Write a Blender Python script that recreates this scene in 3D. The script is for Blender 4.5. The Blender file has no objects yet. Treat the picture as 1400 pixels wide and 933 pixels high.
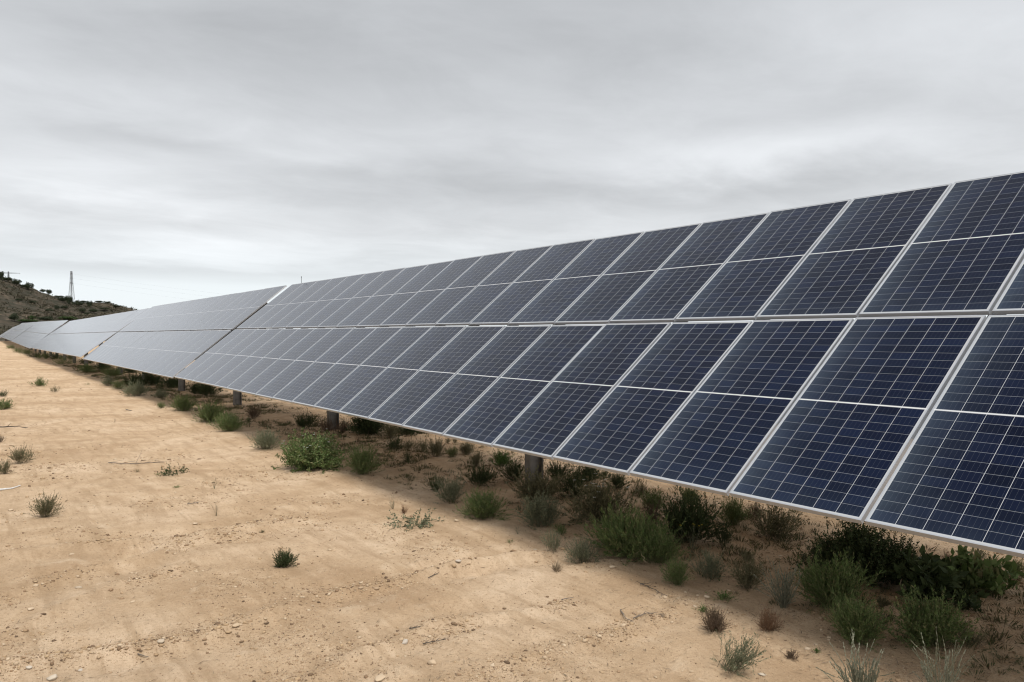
import bpy, math, random
import numpy as np
from mathutils import Vector, Matrix

R = math.radians
sc = bpy.context.scene
col = sc.collection

# ------------------------------------------------------------------ camera
EYE = 2.0
FPX = 1068.7                      # focal length in pixels of a 1400 px wide frame
RIGHT = np.array([0.56904, 0.82231, 0.0])
UP = np.array([-0.0070, 0.00484, 0.99996])
FWD = np.array([-0.82228, 0.56902, -0.00851])
cam_d = bpy.data.cameras.new('camera')
cam = bpy.data.objects.new('camera', cam_d); col.objects.link(cam)
cam_d.sensor_width = 36.0; cam_d.lens = FPX / 1400 * 36
cam_d.clip_start = 0.1; cam_d.clip_end = 6000
m = Matrix.Identity(4)
for i in range(3):
    m[i][0] = RIGHT[i]; m[i][1] = UP[i]; m[i][2] = -FWD[i]
m[2][3] = EYE
cam.matrix_world = m
sc.camera = cam

# ------------------------------------------------------------------ world: overcast sky
SUN_EL, SUN_DIR = R(70), Vector((0.98, 0.12, 0)).normalized()
wd = bpy.data.worlds.new('World'); sc.world = wd; wd.use_nodes = True
nt = wd.node_tree; nt.nodes.clear()
def N(t, typ, **kw):
    n = t.nodes.new(typ)
    for k, v in kw.items():
        if k.startswith('i_'):
            n.inputs[k[2:].replace('_', ' ')].default_value = v
        else:
            setattr(n, k, v)
    return n
def MATH(t, op, a, b=None, c=None, clamp=False):
    n = t.nodes.new('ShaderNodeMath'); n.operation = op; n.use_clamp = clamp
    for i, x in enumerate((a, b, c)):
        if x is None: continue
        if isinstance(x, (int, float)): n.inputs[i].default_value = x
        else: t.links.new(x, n.inputs[i])
    return n.outputs[0]
def MIX(t, f, a, b, blend='MIX'):
    n = t.nodes.new('ShaderNodeMix'); n.data_type = 'RGBA'; n.blend_type = blend
    for s, x in ((0, f), (6, a), (7, b)):
        if isinstance(x, (int, float)): n.inputs[s].default_value = x
        elif isinstance(x, tuple): n.inputs[s].default_value = (*x, 1)
        else: t.links.new(x, n.inputs[s])
    return n.outputs[2]
def RAMP(t, f, stops, interp='LINEAR'):
    n = t.nodes.new('ShaderNodeValToRGB'); n.color_ramp.interpolation = interp
    el = n.color_ramp.elements
    while len(el) > 1: el.remove(el[-1])
    el[0].position = stops[0][0]; el[0].color = (*stops[0][1], 1)
    for p, c in stops[1:]:
        e = el.new(p); e.color = (*c, 1)
    t.links.new(f, n.inputs[0])
    return n.outputs[0]
L = nt.links.new
sky = N(nt, 'ShaderNodeTexSky', sky_type='NISHITA', sun_disc=False)
sky.sun_elevation = SUN_EL
sky.sun_rotation = math.atan2(SUN_DIR.x, SUN_DIR.y)
tc = N(nt, 'ShaderNodeTexCoord')
sep = N(nt, 'ShaderNodeSeparateXYZ'); L(tc.outputs['Generated'], sep.inputs[0])
X, Y, Z = sep.outputs
zc = MATH(nt, 'ADD', MATH(nt, 'MAXIMUM', Z, 0.0), 0.075)
px = MATH(nt, 'DIVIDE', X, zc); py = MATH(nt, 'DIVIDE', Y, zc)
cmb = N(nt, 'ShaderNodeCombineXYZ'); L(px, cmb.inputs[0]); L(py, cmb.inputs[1])
def cloud(scale, det, rough, dist, off, rot, sx=1.0, sy=1.0):
    mp = N(nt, 'ShaderNodeMapping'); mp.inputs['Location'].default_value = off
    mp.inputs['Rotation'].default_value = (0, 0, rot); mp.inputs['Scale'].default_value = (sx, sy, 1)
    L(cmb.outputs[0], mp.inputs[0])
    n = N(nt, 'ShaderNodeTexNoise'); L(mp.outputs[0], n.inputs[0])
    n.inputs['Scale'].default_value = scale; n.inputs['Detail'].default_value = det
    n.inputs['Roughness'].default_value = rough; n.inputs['Distortion'].default_value = dist
    return n.outputs[0]
c1 = cloud(0.32, 3, 0.5, 0.5, (3.1, 1.2, 0), R(35), 1.0, 0.6)
c2 = cloud(0.95, 6, 0.55, 0.35, (7.7, 4.2, 0), R(35), 1.0, 0.7)
c3 = cloud(2.1, 8, 0.62, 0.5, (1.7, 9.2, 0), R(35), 1.0, 0.8)
elev = RAMP(nt, Z, [(0.0, (0.72, 0.765, 0.785)), (0.058, (0.72, 0.765, 0.785)), (0.073, (0.63, 0.66, 0.68)), (0.13, (0.60, 0.615, 0.63)),
                    (0.22, (0.55, 0.564, 0.58)), (0.36, (0.525, 0.54, 0.558)), (0.60, (0.38, 0.395, 0.415)), (1.0, (0.34, 0.36, 0.40))])
k1 = MATH(nt, 'MULTIPLY_ADD', MATH(nt, 'SUBTRACT', c1, 0.5), 0.45, 1.0)
k2 = MATH(nt, 'ADD', MATH(nt, 'MULTIPLY', MATH(nt, 'SUBTRACT', c2, 0.5), 0.46), MATH(nt, 'MULTIPLY', MATH(nt, 'SUBTRACT', c3, 0.5), 0.30))
# the low clear band by the horizon has hardly any cloud structure
fade = N(nt, 'ShaderNodeMapRange'); L(Z, fade.inputs[0])
fade.inputs[1].default_value = 0.05; fade.inputs[2].default_value = 0.11
# broad lighter and darker banks of the cloud deck, by bearing and height
az = MATH(nt, 'ARCTAN2', Y, X)
kk = MATH(nt, 'SUBTRACT', MATH(nt, 'ADD', k1, k2), 1.0)
wz = MATH(nt, 'MULTIPLY_ADD', MATH(nt, 'SUBTRACT', c2, 0.5), 0.10, Z); wa = MATH(nt, 'MULTIPLY_ADD', MATH(nt, 'SUBTRACT', c1, 0.5), 0.9, az)
for bx, by, sx_, sy_, am in ((1090, 205, 230, 26, .26), (60, 240, 190, 32, .16), (300, 345, 230, 20, .24), (660, 262, 260, 34, -.13), (560, 95, 420, 50, -.09), (170, 190, 200, 16, -.12),
                             (1090, 262, 170, 18, -.14), (1300, 20, 250, 60, .08), (60, 60, 250, 60, .06), (260, 375, 260, 8, -.08), (470, 210, 120, 14, .08)):
    r_ = RIGHT*((bx-700)/FPX) - UP*((by-466.5)/FPX) + FWD; r_ = r_/np.linalg.norm(r_)
    a0 = math.atan2(r_[1], r_[0]); z0 = float(r_[2])
    q1 = MATH(nt, 'DIVIDE', MATH(nt, 'SUBTRACT', wa, a0), sx_/FPX*.8); q2 = MATH(nt, 'DIVIDE', MATH(nt, 'SUBTRACT', wz, z0), sy_/FPX)
    e_ = MATH(nt, 'EXPONENT', MATH(nt, 'MULTIPLY', MATH(nt, 'ADD', MATH(nt, 'MULTIPLY', q1, q1), MATH(nt, 'MULTIPLY', q2, q2)), -1.0))
    kk = MATH(nt, 'MULTIPLY_ADD', e_, am, kk)
kk = MATH(nt, 'MULTIPLY_ADD', kk, fade.outputs[0], 1.0)
kk = MATH(nt, 'MAXIMUM', kk, 0.55)
# brighter cloud round the hidden sun, behind the camera
dt = N(nt, 'ShaderNodeVectorMath', operation='DOT_PRODUCT'); L(tc.outputs['Generated'], dt.inputs[0])
sd = (SUN_DIR * math.cos(SUN_EL)).to_3d() + Vector((0, 0, math.sin(SUN_EL)))
dt.inputs[1].default_value = sd
glow = N(nt, 'ShaderNodeMapRange', interpolation_type='SMOOTHSTEP'); L(dt.outputs['Value'], glow.inputs[0])
glow.inputs[1].default_value = 0.72; glow.inputs[2].default_value = 1.0
glow.inputs[3].default_value = 0.0; glow.inputs[4].default_value = 1.6
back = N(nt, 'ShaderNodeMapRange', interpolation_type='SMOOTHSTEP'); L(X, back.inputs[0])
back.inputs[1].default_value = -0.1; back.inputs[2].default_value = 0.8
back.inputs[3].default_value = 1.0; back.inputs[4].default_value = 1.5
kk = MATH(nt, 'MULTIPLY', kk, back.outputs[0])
kk = MATH(nt, 'MULTIPLY', kk, MATH(nt, 'ADD', glow.outputs[0], 1.0))
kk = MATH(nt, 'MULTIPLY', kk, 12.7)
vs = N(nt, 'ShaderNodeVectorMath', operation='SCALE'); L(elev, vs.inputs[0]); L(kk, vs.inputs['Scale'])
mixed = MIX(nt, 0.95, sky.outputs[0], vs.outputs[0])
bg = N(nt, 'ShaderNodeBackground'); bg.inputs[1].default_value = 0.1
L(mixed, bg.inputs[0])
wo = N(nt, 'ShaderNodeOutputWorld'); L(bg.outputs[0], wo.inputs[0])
# ------------------------------------------------------------------ sun behind cloud
sl = bpy.data.lights.new('sun', 'SUN'); sl.energy = 3.1; sl.angle = R(24); sl.color = (1.0, 0.95, 0.87)
so = bpy.data.objects.new('sun', sl); col.objects.link(so)
so.rotation_euler = sd.to_track_quat('Z', 'Y').to_euler()
sc.cycles.filter_width = 1.15
sc.view_settings.view_transform = 'Standard'; sc.view_settings.look = 'None'
sc.view_settings.exposure = 0.0; sc.view_settings.gamma = 1.0; sc.view_settings.use_curve_mapping = False

# ------------------------------------------------------------------ helpers
def tag(o, label=None, cat=None, group=None, kind=None):
    if label: o['label'] = label
    if cat: o['category'] = cat
    if group: o['group'] = group
    if kind: o['kind'] = kind
    return o
def empty(name, loc, rot=(0, 0, 0)):
    o = bpy.data.objects.new(name, None); col.objects.link(o); o.empty_display_size = 0.2
    o.location = loc; o.rotation_euler = rot
    return o
def mesh_obj(name, me, parent=None, loc=(0, 0, 0), rot=(0, 0, 0)):
    o = bpy.data.objects.new(name, me); col.objects.link(o)
    o.location = loc; o.rotation_euler = rot
    if parent: o.parent = parent
    return o
class MB:
    """collects vertices and faces of one mesh"""
    def __init__(s): s.v = []; s.f = []; s.n = 0; s.mi = []
    def add(s, v, f, mi=0):
        v = np.asarray(v, float).reshape(-1, 3)
        s.f += [tuple(i + s.n for i in q) for q in f]; s.mi += [mi] * len(f)
        s.v.append(v); s.n += len(v)
    def box(s, lo, hi, mi=0):
        x0, y0, z0 = lo; x1, y1, z1 = hi
        s.add([(x0,y0,z0),(x1,y0,z0),(x1,y1,z0),(x0,y1,z0),(x0,y0,z1),(x1,y0,z1),(x1,y1,z1),(x0,y1,z1)],
              [(0,3,2,1),(4,5,6,7),(0,1,5,4),(1,2,6,5),(2,3,7,6),(3,0,4,7)], mi)
    def bar(s, a, b, r, n=4, r2=None, mi=0):
        a = np.array(a, float); b = np.array(b, float); d = b - a; l = np.linalg.norm(d)
        if l < 1e-9: return
        d /= l; t = np.array([0, 0, 1.0]) if abs(d[2]) < .9 else np.array([1.0, 0, 0])
        u = np.cross(d, t); u /= np.linalg.norm(u); w = np.cross(d, u); r2 = r if r2 is None else r2
        an = np.arange(n) / n * 2 * math.pi + math.pi / n
        c = np.outer(np.cos(an), u) + np.outer(np.sin(an), w)
        s.add(np.vstack([a + c * r, b + c * r2]), [(i, (i+1) % n, n + (i+1) % n, n + i) for i in range(n)] + [tuple(range(n))[::-1], tuple(range(n, 2*n))], mi)
    def mesh(s, name, mats, smooth=False):
        me = bpy.data.meshes.new(name)
        me.from_pydata(np.vstack(s.v).tolist() if s.v else [], [], s.f)
        for mt in (mats if isinstance(mats, (list, tuple)) else [mats]): me.materials.append(mt)
        me.polygons.foreach_set('material_index', s.mi)
        if smooth: me.polygons.foreach_set('use_smooth', [True] * len(s.f))
        me.update(); return me
def quads_mesh(name, V, F, mat, smooth=False):
    """fast mesh from arrays; F is (n,4) or (n,3)"""
    me = bpy.data.meshes.new(name); k = F.shape[1]
    me.vertices.add(len(V)); me.vertices.foreach_set('co', np.ascontiguousarray(V, dtype=np.float32).ravel())
    me.loops.add(len(F) * k); me.loops.foreach_set('vertex_index', np.ascontiguousarray(F, dtype=np.int32).ravel())
    me.polygons.add(len(F)); me.polygons.foreach_set('loop_start', np.arange(0, len(F) * k, k, dtype=np.int32))
    me.polygons.foreach_set('loop_total', np.full(len(F), k, dtype=np.int32))
    if smooth: me.polygons.foreach_set('use_smooth', np.ones(len(F), dtype=bool))
    me.materials.append(mat); me.update(calc_edges=True); me.validate(); return me

# value noise for terrain
def _h(i, j, s):
    n = (i * 374761393 + j * 668265263 + s * 982451653) & 0xffffffff
    n = ((n ^ (n >> 13)) * 1274126177) & 0xffffffff
    return ((n ^ (n >> 16)) & 0xffff) / 65535.0
def vnoise(x, y, s=0):
    x = np.asarray(x, float); y = np.asarray(y, float)
    i = np.floor(x).astype(np.int64); j = np.floor(y).astype(np.int64)
    u = x - i; v = y - j; u = u*u*u*(u*(u*6-15)+10); v = v*v*v*(v*(v*6-15)+10)
    a = _h(i, j, s); b = _h(i+1, j, s); c = _h(i, j+1, s); d = _h(i+1, j+1, s)
    return (a*(1-u)+b*u)*(1-v) + (c*(1-u)+d*u)*v - 0.5
def fbm(x, y, s=0, o=4, g=0.5):
    r = 0; a = 1.0
    for k in range(o):
        r = r + a * vnoise(x + 17.3*k, y - 9.1*k, s + k); x = x * 2.03; y = y * 2.03; a *= g
    return r
def ray(x, y):
    return RIGHT * ((x - 700) / FPX) - UP * ((y - 466.5) / FPX) + FWD
def flat(x, y):
    r = ray(x, y); k = EYE / -r[2]; return r[0]*k, r[1]*k
# wheel ruts across the bare earth, given as tracks on the ground (metres)
RUTS = []
for pts, wid, amp in (([(-80, 935), (60, 905), (200, 885), (300, 862), (420, 818), (640, 772), (840, 740)], .10, .045),
                 ([(-60, 835), (60, 800), (180, 765), (300, 722), (420, 700)], .12, .034),
                 ([(-60, 770), (80, 745), (200, 738), (330, 726)], .14, .032),
                 ([(560, 960), (700, 905), (860, 860), (1020, 800)], .08, .016),
                 ([(330, 960), (480, 890), (620, 850), (760, 830)], .09, .022),
                 ([(-50, 900), (90, 842), (170, 800), (260, 772)], .08, .028)):
    RUTS.append((np.array([flat(*p) for p in pts]), wid, amp))
def seg_dist(x, y, P):
    d = np.full(np.shape(x), 1e9)
    for a, b in zip(P[:-1], P[1:]):
        ab = b - a; t = np.clip(((x-a[0])*ab[0] + (y-a[1])*ab[1]) / (ab @ ab), 0, 1)
        d = np.minimum(d, np.hypot(x - a[0] - t*ab[0], y - a[1] - t*ab[1]))
    return d
def terrain(x, y, fine=True):
    x = np.asarray(x, float); y = np.asarray(y, float)
    r = np.hypot(x, y)
    h = 0.10 * fbm(x/9, y/9, 3, 3) + 0.05 * fbm(x/2.2, y/2.2, 5, 3)
    h = h * np.clip(r/6, .35, 1)
    if fine:
        near = np.clip(1.6 - r/25, 0, 1)
        warp = 0.35 * fbm(x*1.1, y*1.1, 31, 2)
        for P, w, a in RUTS:
            d = seg_dist(x + warp*.5, y + warp*.5, P)
            br = np.clip(0.75 + 1.6 * fbm(x*1.7, y*1.7, 41, 2), 0.1, 1.4)
            h = h + near * a * br * (np.exp(-(d/w)**2) - 0.8*np.exp(-((d-2.2*w)/(w*1.3))**2))
        h = h + near * (0.020 * fbm(x*2.1, y*3.0, 7, 3) + 0.012*np.abs(fbm(x*7, y*7, 11, 3)) + 0.005 * fbm(x*26, y*26, 13, 2))
    # the ground swells up far down the rows
    h = h + 0.75 * np.exp(-((x+172)/42)**2) * np.clip(1 - np.abs(y)/90, 0, 1) - 0.1*np.exp(-((x+80)/30)**2)
    return h
def gpt(x, y):
    """where the ground shows at photo pixel (x, y), and metres per pixel there"""
    r = ray(x, y); z = 0.0
    for _ in range(6):
        k = (EYE - z) / -r[2]; z = float(terrain(r[0]*k, r[1]*k))
    return r[0]*k, r[1]*k, z, k / FPX

# ------------------------------------------------------------------ materials
def new_mat(name):
    mt = bpy.data.materials.new(name); mt.use_nodes = True
    t = mt.node_tree; b = t.nodes['Principled BSDF']; return mt, t, b
def noise(t, scale, det=5, rough=.55, coord=None, dist=0.0):
    n = t.nodes.new('ShaderNodeTexNoise'); n.inputs['Scale'].default_value = scale
    n.inputs['Detail'].default_value = det; n.inputs['Roughness'].default_value = rough
    n.inputs['Distortion'].default_value = dist
    if coord is not None: t.links.new(coord, n.inputs[0])
    return n.outputs[0]
def geo_pos(t):
    return t.nodes.new('ShaderNodeNewGeometry').outputs['Position']

def sand_mat():
    mt, t, b = new_mat('sandy_earth'); P = geo_pos(t)
    n1 = noise(t, 0.45, 6, .6, P, .4); n2 = noise(t, 3.2, 8, .65, P, .3); n3 = noise(t, 42, 5, .7, P); n4 = noise(t, 170, 3, .7, P)
    c = RAMP(t, n1, [(.34, (.41, .278, .165)), (.48, (.525, .376, .238)), (.64, (.615, .46, .312))])
    c = MIX(t, MATH(t, 'MULTIPLY', RAMP(t, n2, [(.38, (1,1,1)), (.56, (0,0,0))]), .38), c, (.34, .225, .128))
    c = MIX(t, MATH(t, 'MULTIPLY', RAMP(t, n2, [(.56, (0,0,0)), (.74, (1,1,1))]), .55), c, (.66, .52, .37))
    c = MIX(t, MATH(t, 'MULTIPLY', RAMP(t, n3, [(.32, (1,1,1)), (.46, (0,0,0))]), .50), c, (.25, .155, .085))
    c = MIX(t, MATH(t, 'MULTIPLY', RAMP(t, n3, [(.58, (0,0,0)), (.68, (1,1,1))]), .40), c, (.62, .49, .35))
    c = MIX(t, MATH(t, 'MULTIPLY', RAMP(t, n4, [(.34, (1,1,1)), (.44, (0,0,0))]), .45), c, (.17, .105, .06))
    # stretched wash marks
    mp = t.nodes.new('ShaderNodeMapping'); mp.inputs['Scale'].default_value = (.35, 2.6, 1); mp.inputs['Rotation'].default_value = (0,0,R(-28))
    t.links.new(P, mp.inputs[0]); n5 = noise(t, 2.4, 7, .65, mp.outputs[0], .6)
    c = MIX(t, MATH(t, 'MULTIPLY', RAMP(t, n5, [(.36, (1,1,1)), (.52, (0,0,0))]), .5), c, (.33, .22, .125))
    t.links.new(c, b.inputs['Base Color']); b.inputs['Roughness'].default_value = .95
    b.inputs['Specular IOR Level'].default_value = .15
    bp = t.nodes.new('ShaderNodeBump'); bp.inputs['Strength'].default_value = 1.0; bp.inputs['Distance'].default_value = .035
    hgt = MATH(t, 'ADD', MATH(t, 'MULTIPLY', n3, .55), MATH(t, 'ADD', MATH(t, 'MULTIPLY', n2, 1.1), MATH(t, 'MULTIPLY', n4, .22)))
    t.links.new(hgt, bp.inputs['Height']); t.links.new(bp.outputs[0], b.inputs['Normal'])
    return mt
def island_mat(name, cols, rough=.9, trans=0.0, spec=.2):
    """each leaf, stone or splinter gets its own shade from the list"""
    mt, t, b = new_mat(name)
    g = t.nodes.new('ShaderNodeNewGeometry')
    n = len(cols)
    c = RAMP(t, g.outputs['Random Per Island'], [(i/(n-1) if n > 1 else 0, cc) for i, cc in enumerate(cols)])
    t.links.new(c, b.inputs['Base Color']); b.inputs['Roughness'].default_value = rough
    b.inputs['Specular IOR Level'].default_value = spec
    if trans > 0:
        tr = t.nodes.new('ShaderNodeBsdfTranslucent'); t.links.new(c, tr.inputs[0])
        mx = t.nodes.new('ShaderNodeMixShader'); mx.inputs[0].default_value = trans
        out = t.nodes['Material Output']
        t.links.new(b.outputs[0], mx.inputs[1]); t.links.new(tr.outputs[0], mx.inputs[2]); t.links.new(mx.outputs[0], out.inputs[0])
    return mt
def metal_mat(name, c, rough=.45, metallic=.8, var=.12, scale=9):
    mt, t, b = new_mat(name); P = t.nodes.new('ShaderNodeTexCoord').outputs['Object']
    n = noise(t, scale, 6, .6, P)
    d = tuple(x*(1-var*2) for x in c)
    t.links.new(RAMP(t, n, [(.35, d), (.65, c)]), b.inputs['Base Color'])
    b.inputs['Metallic'].default_value = metallic; b.inputs['Roughness'].default_value = rough
    return mt
M = {}
M['sand'] = sand_mat()
M['frame'] = metal_mat('anodised_aluminium', (.52, .54, .57), .40, .55, .04, 4)
M['dark_steel'] = metal_mat('dull_dark_steel', (.13, .13, .13), .6, .4, .15, 10)
M['steel'] = metal_mat('galvanised_steel', (.34, .335, .32), .55, .6, .18, 12)
M['post'] = metal_mat('weathered_steel', (.20, .185, .165), .55, .5, .2, 8)
M['backsheet'] = metal_mat('white_backsheet', (.62, .62, .61), .6, 0, .04, 3)
M['cable'] = metal_mat('dark_cable', (.05, .05, .05), .6, .3)
M['pylon'] = metal_mat('pylon_steel', (.26, .27, .28), .6, .2)

MW, MH, LIP = 0.995, 2.0069, 0.0095          # module width, length, frame lip
PITCH, GAP = 1.02, 0.0527
def cell_mat():
    mt, t, b = new_mat('solar_cells'); K = t.links.new
    uv = t.nodes.new('ShaderNodeUVMap'); uv.uv_map = 'UVMap'
    s = t.nodes.new('ShaderNodeSeparateXYZ'); K(uv.outputs[0], s.inputs[0]); u, v = s.outputs[0], s.outputs[1]   # metres
    cw = 0.1592; chh = 0.0811; cx = MW/2; cy = MH/2; mid = .008
    ux = MATH(t, 'SUBTRACT', u, cx - 3*cw)
    vy = MATH(t, 'SUBTRACT', MATH(t, 'ABSOLUTE', MATH(t, 'SUBTRACT', v, cy)), mid)
    dV = MATH(t, 'PINGPONG', ux, cw/2)
    dH = MATH(t, 'PINGPONG', vy, chh/2)
    lineV = MATH(t, 'LESS_THAN', dV, .0015)
    lineH = MATH(t, 'LESS_THAN', dH, .0011)
    bus = MATH(t, 'LESS_THAN', MATH(t, 'PINGPONG', MATH(t, 'ADD', ux, cw/10), cw/10), .00045)
    out = MATH(t, 'MAXIMUM', MATH(t, 'LESS_THAN', ux, 0.0), MATH(t, 'GREATER_THAN', ux, 6*cw))
    out = MATH(t, 'MAXIMUM', out, MATH(t, 'MAXIMUM', MATH(t, 'LESS_THAN', vy, -.0025), MATH(t, 'GREATER_THAN', vy, 12*chh)))
    # mid divider: the band between the two halves
    band = MATH(t, 'LESS_THAN', vy, -.0025)
    # per-cell tint
    ix = MATH(t, 'FLOOR', MATH(t, 'DIVIDE', ux, cw)); iy = MATH(t, 'FLOOR', MATH(t, 'DIVIDE', MATH(t, 'SUBTRACT', v, cy), chh))
    oi = t.nodes.new('ShaderNodeObjectInfo')
    cb = t.nodes.new('ShaderNodeCombineXYZ'); K(ix, cb.inputs[0]); K(iy, cb.inputs[1])
    K(MATH(t, 'MULTIPLY', oi.outputs['Random'], 91.0), cb.inputs[2])
    wn = t.nodes.new('ShaderNodeTexWhiteNoise'); wn.noise_dimensions = '3D'; K(cb.outputs[0], wn.inputs[0])
    wn2 = t.nodes.new('ShaderNodeTexWhiteNoise'); wn2.noise_dimensions = '1D'; K(MATH(t, 'MULTIPLY', oi.outputs['Random'], 37.7), wn2.inputs['W'])
    cell = RAMP(t, wn.outputs[0], [(0, (.0016, .0034, .0125)), (.5, (.0024, .0052, .018)), (1, (.0036, .0080, .027))])
    modt = RAMP(t, wn2.outputs[0], [(0, (.75, .72, .8)), (1, (1.35, 1.25, 1.15))])
    cell = MIX(t, 1.0, cell, modt, 'MULTIPLY')
    # crystal grain
    P = t.nodes.new('ShaderNodeTexCoord').outputs['Object']
    vor = t.nodes.new('ShaderNodeTexVoronoi'); vor.inputs['Scale'].default_value = 90; K(P, vor.inputs[0])
    cell = MIX(t, MATH(t, 'MULTIPLY', MATH(t, 'POWER', vor.outputs[0], 1.2), .30), cell, (.006, .010, .028))
    c = MIX(t, MATH(t, 'MULTIPLY', bus, .4), cell, (.16, .17, .20))
    c = MIX(t, MATH(t, 'MULTIPLY', lineH, .55), c, (.40, .42, .44))
    c = MIX(t, MATH(t, 'MULTIPLY', lineV, .85), c, (.52, .53, .54))
    c = MIX(t, out, c, (.42, .43, .44)); c = MIX(t, band, c, (.60, .60, .60))
    # thin dusty film, thicker along the lower edge where water dries
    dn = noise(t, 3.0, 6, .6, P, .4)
    e1 = MATH(t, 'POWER', MATH(t, 'SUBTRACT', 1.0, MATH(t, 'DIVIDE', u, MW)), 5.0)  # bluish reflection sheen, painted into the colour towards the left edge
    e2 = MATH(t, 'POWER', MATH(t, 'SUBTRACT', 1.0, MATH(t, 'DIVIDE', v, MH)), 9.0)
    sheen_dust = MATH(t, 'MULTIPLY', MATH(t, 'ADD', MATH(t, 'MULTIPLY_ADD', e1, .14, .003), MATH(t, 'MULTIPLY', e2, .05)), MATH(t, 'MULTIPLY', dn, 1.6))
    c = MIX(t, sheen_dust, c, (.26, .34, .42))
    K(c, b.inputs['Base Color'])
    # anti-reflective glass: almost no mirror seen square on, a strong soft one at a slant
    b.inputs['Roughness'].default_value = .3; b.inputs['Specular IOR Level'].default_value = .03
    lw = t.nodes.new('ShaderNodeLayerWeight'); lw.inputs['Blend'].default_value = .5
    fr = MATH(t, 'MULTIPLY_ADD', MATH(t, 'POWER', lw.outputs['Facing'], 5.0), 1.0, .003)
    gl = t.nodes.new('ShaderNodeBsdfGlossy'); gl.inputs['Color'].default_value = (.97, .98, 1, 1)
    K(MATH(t, 'MULTIPLY_ADD', dn, .12, .10), gl.inputs['Roughness'])
    mx = t.nodes.new('ShaderNodeMixShader'); K(fr, mx.inputs[0]); K(b.outputs[0], mx.inputs[1]); K(gl.outputs[0], mx.inputs[2])
    K(mx.outputs[0], t.nodes['Material Output'].inputs[0])
    return mt
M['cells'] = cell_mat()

# ------------------------------------------------------------------ ground
def build_ground():
    fwd = math.atan2(FWD[1], FWD[0])
    a_f = np.linspace(-R(44), R(44), 760)
    a_r = np.linspace(R(44), 2*math.pi - R(44), 70)[1:-1]
    an = np.concatenate([a_f, a_r]) + fwd
    rr = [1.2]
    while rr[-1] < 4000:
        r = rr[-1]; rr.append(r * (1.06 if r < 3.2 else 1.0062 if r < 30 else 1.02 if r < 300 else 1.1))
    rr = np.array(rr)
    A, B = np.meshgrid(an, rr); Xg = B*np.cos(A); Yg = B*np.sin(A); Zg = terrain(Xg, Yg)
    V = np.stack([Xg, Yg, Zg], -1).reshape(-1, 3); na, nr = len(an), len(rr)
    i = np.arange(na); j = np.arange(nr - 1); I, J = np.meshgrid(i, j); I2 = (I+1) % na
    F = np.stack([J*na+I, (J+1)*na+I, (J+1)*na+I2, J*na+I2], -1).reshape(-1, 4)
    me = quads_mesh('ground', V, F, M['sand'], True)
    import bmesh
    bm = bmesh.new(); bm.from_mesh(me); bm.verts.ensure_lookup_table()
    ring = [bm.verts[q] for q in range(na)]; c = bm.verts.new((0, 0, float(terrain(0., 0.))))
    for q in range(na): bm.faces.new((ring[q], ring[(q+1) % na], c))
    bm.normal_update(); bm.to_mesh(me); bm.free()
    tag(mesh_obj('ground', me), kind='structure')
build_ground()

# ------------------------------------------------------------------ hills
def hill_h(az, r):
    """az: photo x pixel where the bearing shows, r: metres away"""
    ridge_px = [(-900, 40), (-400, 70), (-120, 92), (0, 82), (30, 69), (60, 59), (88, 50), (100, 48), (125, 45), (150, 43), (170, 37), (195, 29), (240, 16), (300, 5), (380, 0), (2000, 0)]
    x = np.array([p[0] for p in ridge_px]); y = np.array([p[1] for p in ridge_px], float)
    e = np.interp(az, x, y) / FPX
    rr = 430 + 0.35 * np.clip(az, -300, 250)      # crest distance
    crest = e * rr + EYE
    t = (r - 190) / (rr - 190)
    prof = np.where(t < 1, np.clip(t, 0, 1)**1.15, np.clip(1 - (t-1)*0.55, 0, 1))
    return crest * prof
def dir_at(px):
    r = ray(px, 457.); d = r[:2] / np.linalg.norm(r[:2]); return d, 1/np.linalg.norm(r[:2])
def hill_z(px, r):
    px = np.asarray(px, float); r = np.asarray(r, float)
    dx = FWD[0] + RIGHT[0]*(px-700)/FPX; dy = FWD[1] + RIGHT[1]*(px-700)/FPX
    nn = np.hypot(dx, dy); x = dx/nn*r; y = dy/nn*r
    b = hill_h(px, r / nn)
    return x, y, b + np.clip(b/8, 0, 1) * (3.2*fbm(x/45, y/45, 61, 4) + 1.2*np.abs(fbm(x/9, y/9, 63, 3))) - 1.0
def build_hills():
    px = np.linspace(-900, 420, 420); r = np.concatenate([np.linspace(150, 520, 190), np.linspace(530, 1000, 40)])
    A, B = np.meshgrid(px, r); x, y, z = hill_z(A, B)
    V = np.stack([x, y, z], -1).reshape(-1, 3); na = len(px)
    I, J = np.meshgrid(np.arange(na-1), np.arange(len(r)-1))
    F = np.stack([J*na+I, J*na+I+1, (J+1)*na+I+1, (J+1)*na+I], -1).reshape(-1, 4)
    mt, t, b = new_mat('hill_scrub_earth'); P = geo_pos(t)
    n1 = noise(t, .035, 7, .65, P, .5); n2 = noise(t, .22, 8, .7, P, .3)
    c = RAMP(t, n1, [(.35, (.044, .038, .028)), (.5, (.072, .057, .042)), (.66, (.125, .096, .070))])
    c = MIX(t, MATH(t, 'MULTIPLY', RAMP(t, n2, [(.42, (1,1,1)), (.60, (0,0,0))]), .85), c, (.030, .031, .021))
    c = MIX(t, MATH(t, 'MULTIPLY', RAMP(t, n2, [(.60, (0,0,0)), (.72, (1,1,1))]), .5), c, (.25, .19, .135))
    t.links.new(c, b.inputs['Base Color']); b.inputs['Roughness'].default_value = 1
    b.inputs['Specular IOR Level'].default_value = .1
    tag(mesh_obj('hills', quads_mesh('hills', V, F, mt, True)), kind='structure')
build_hills()

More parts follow.
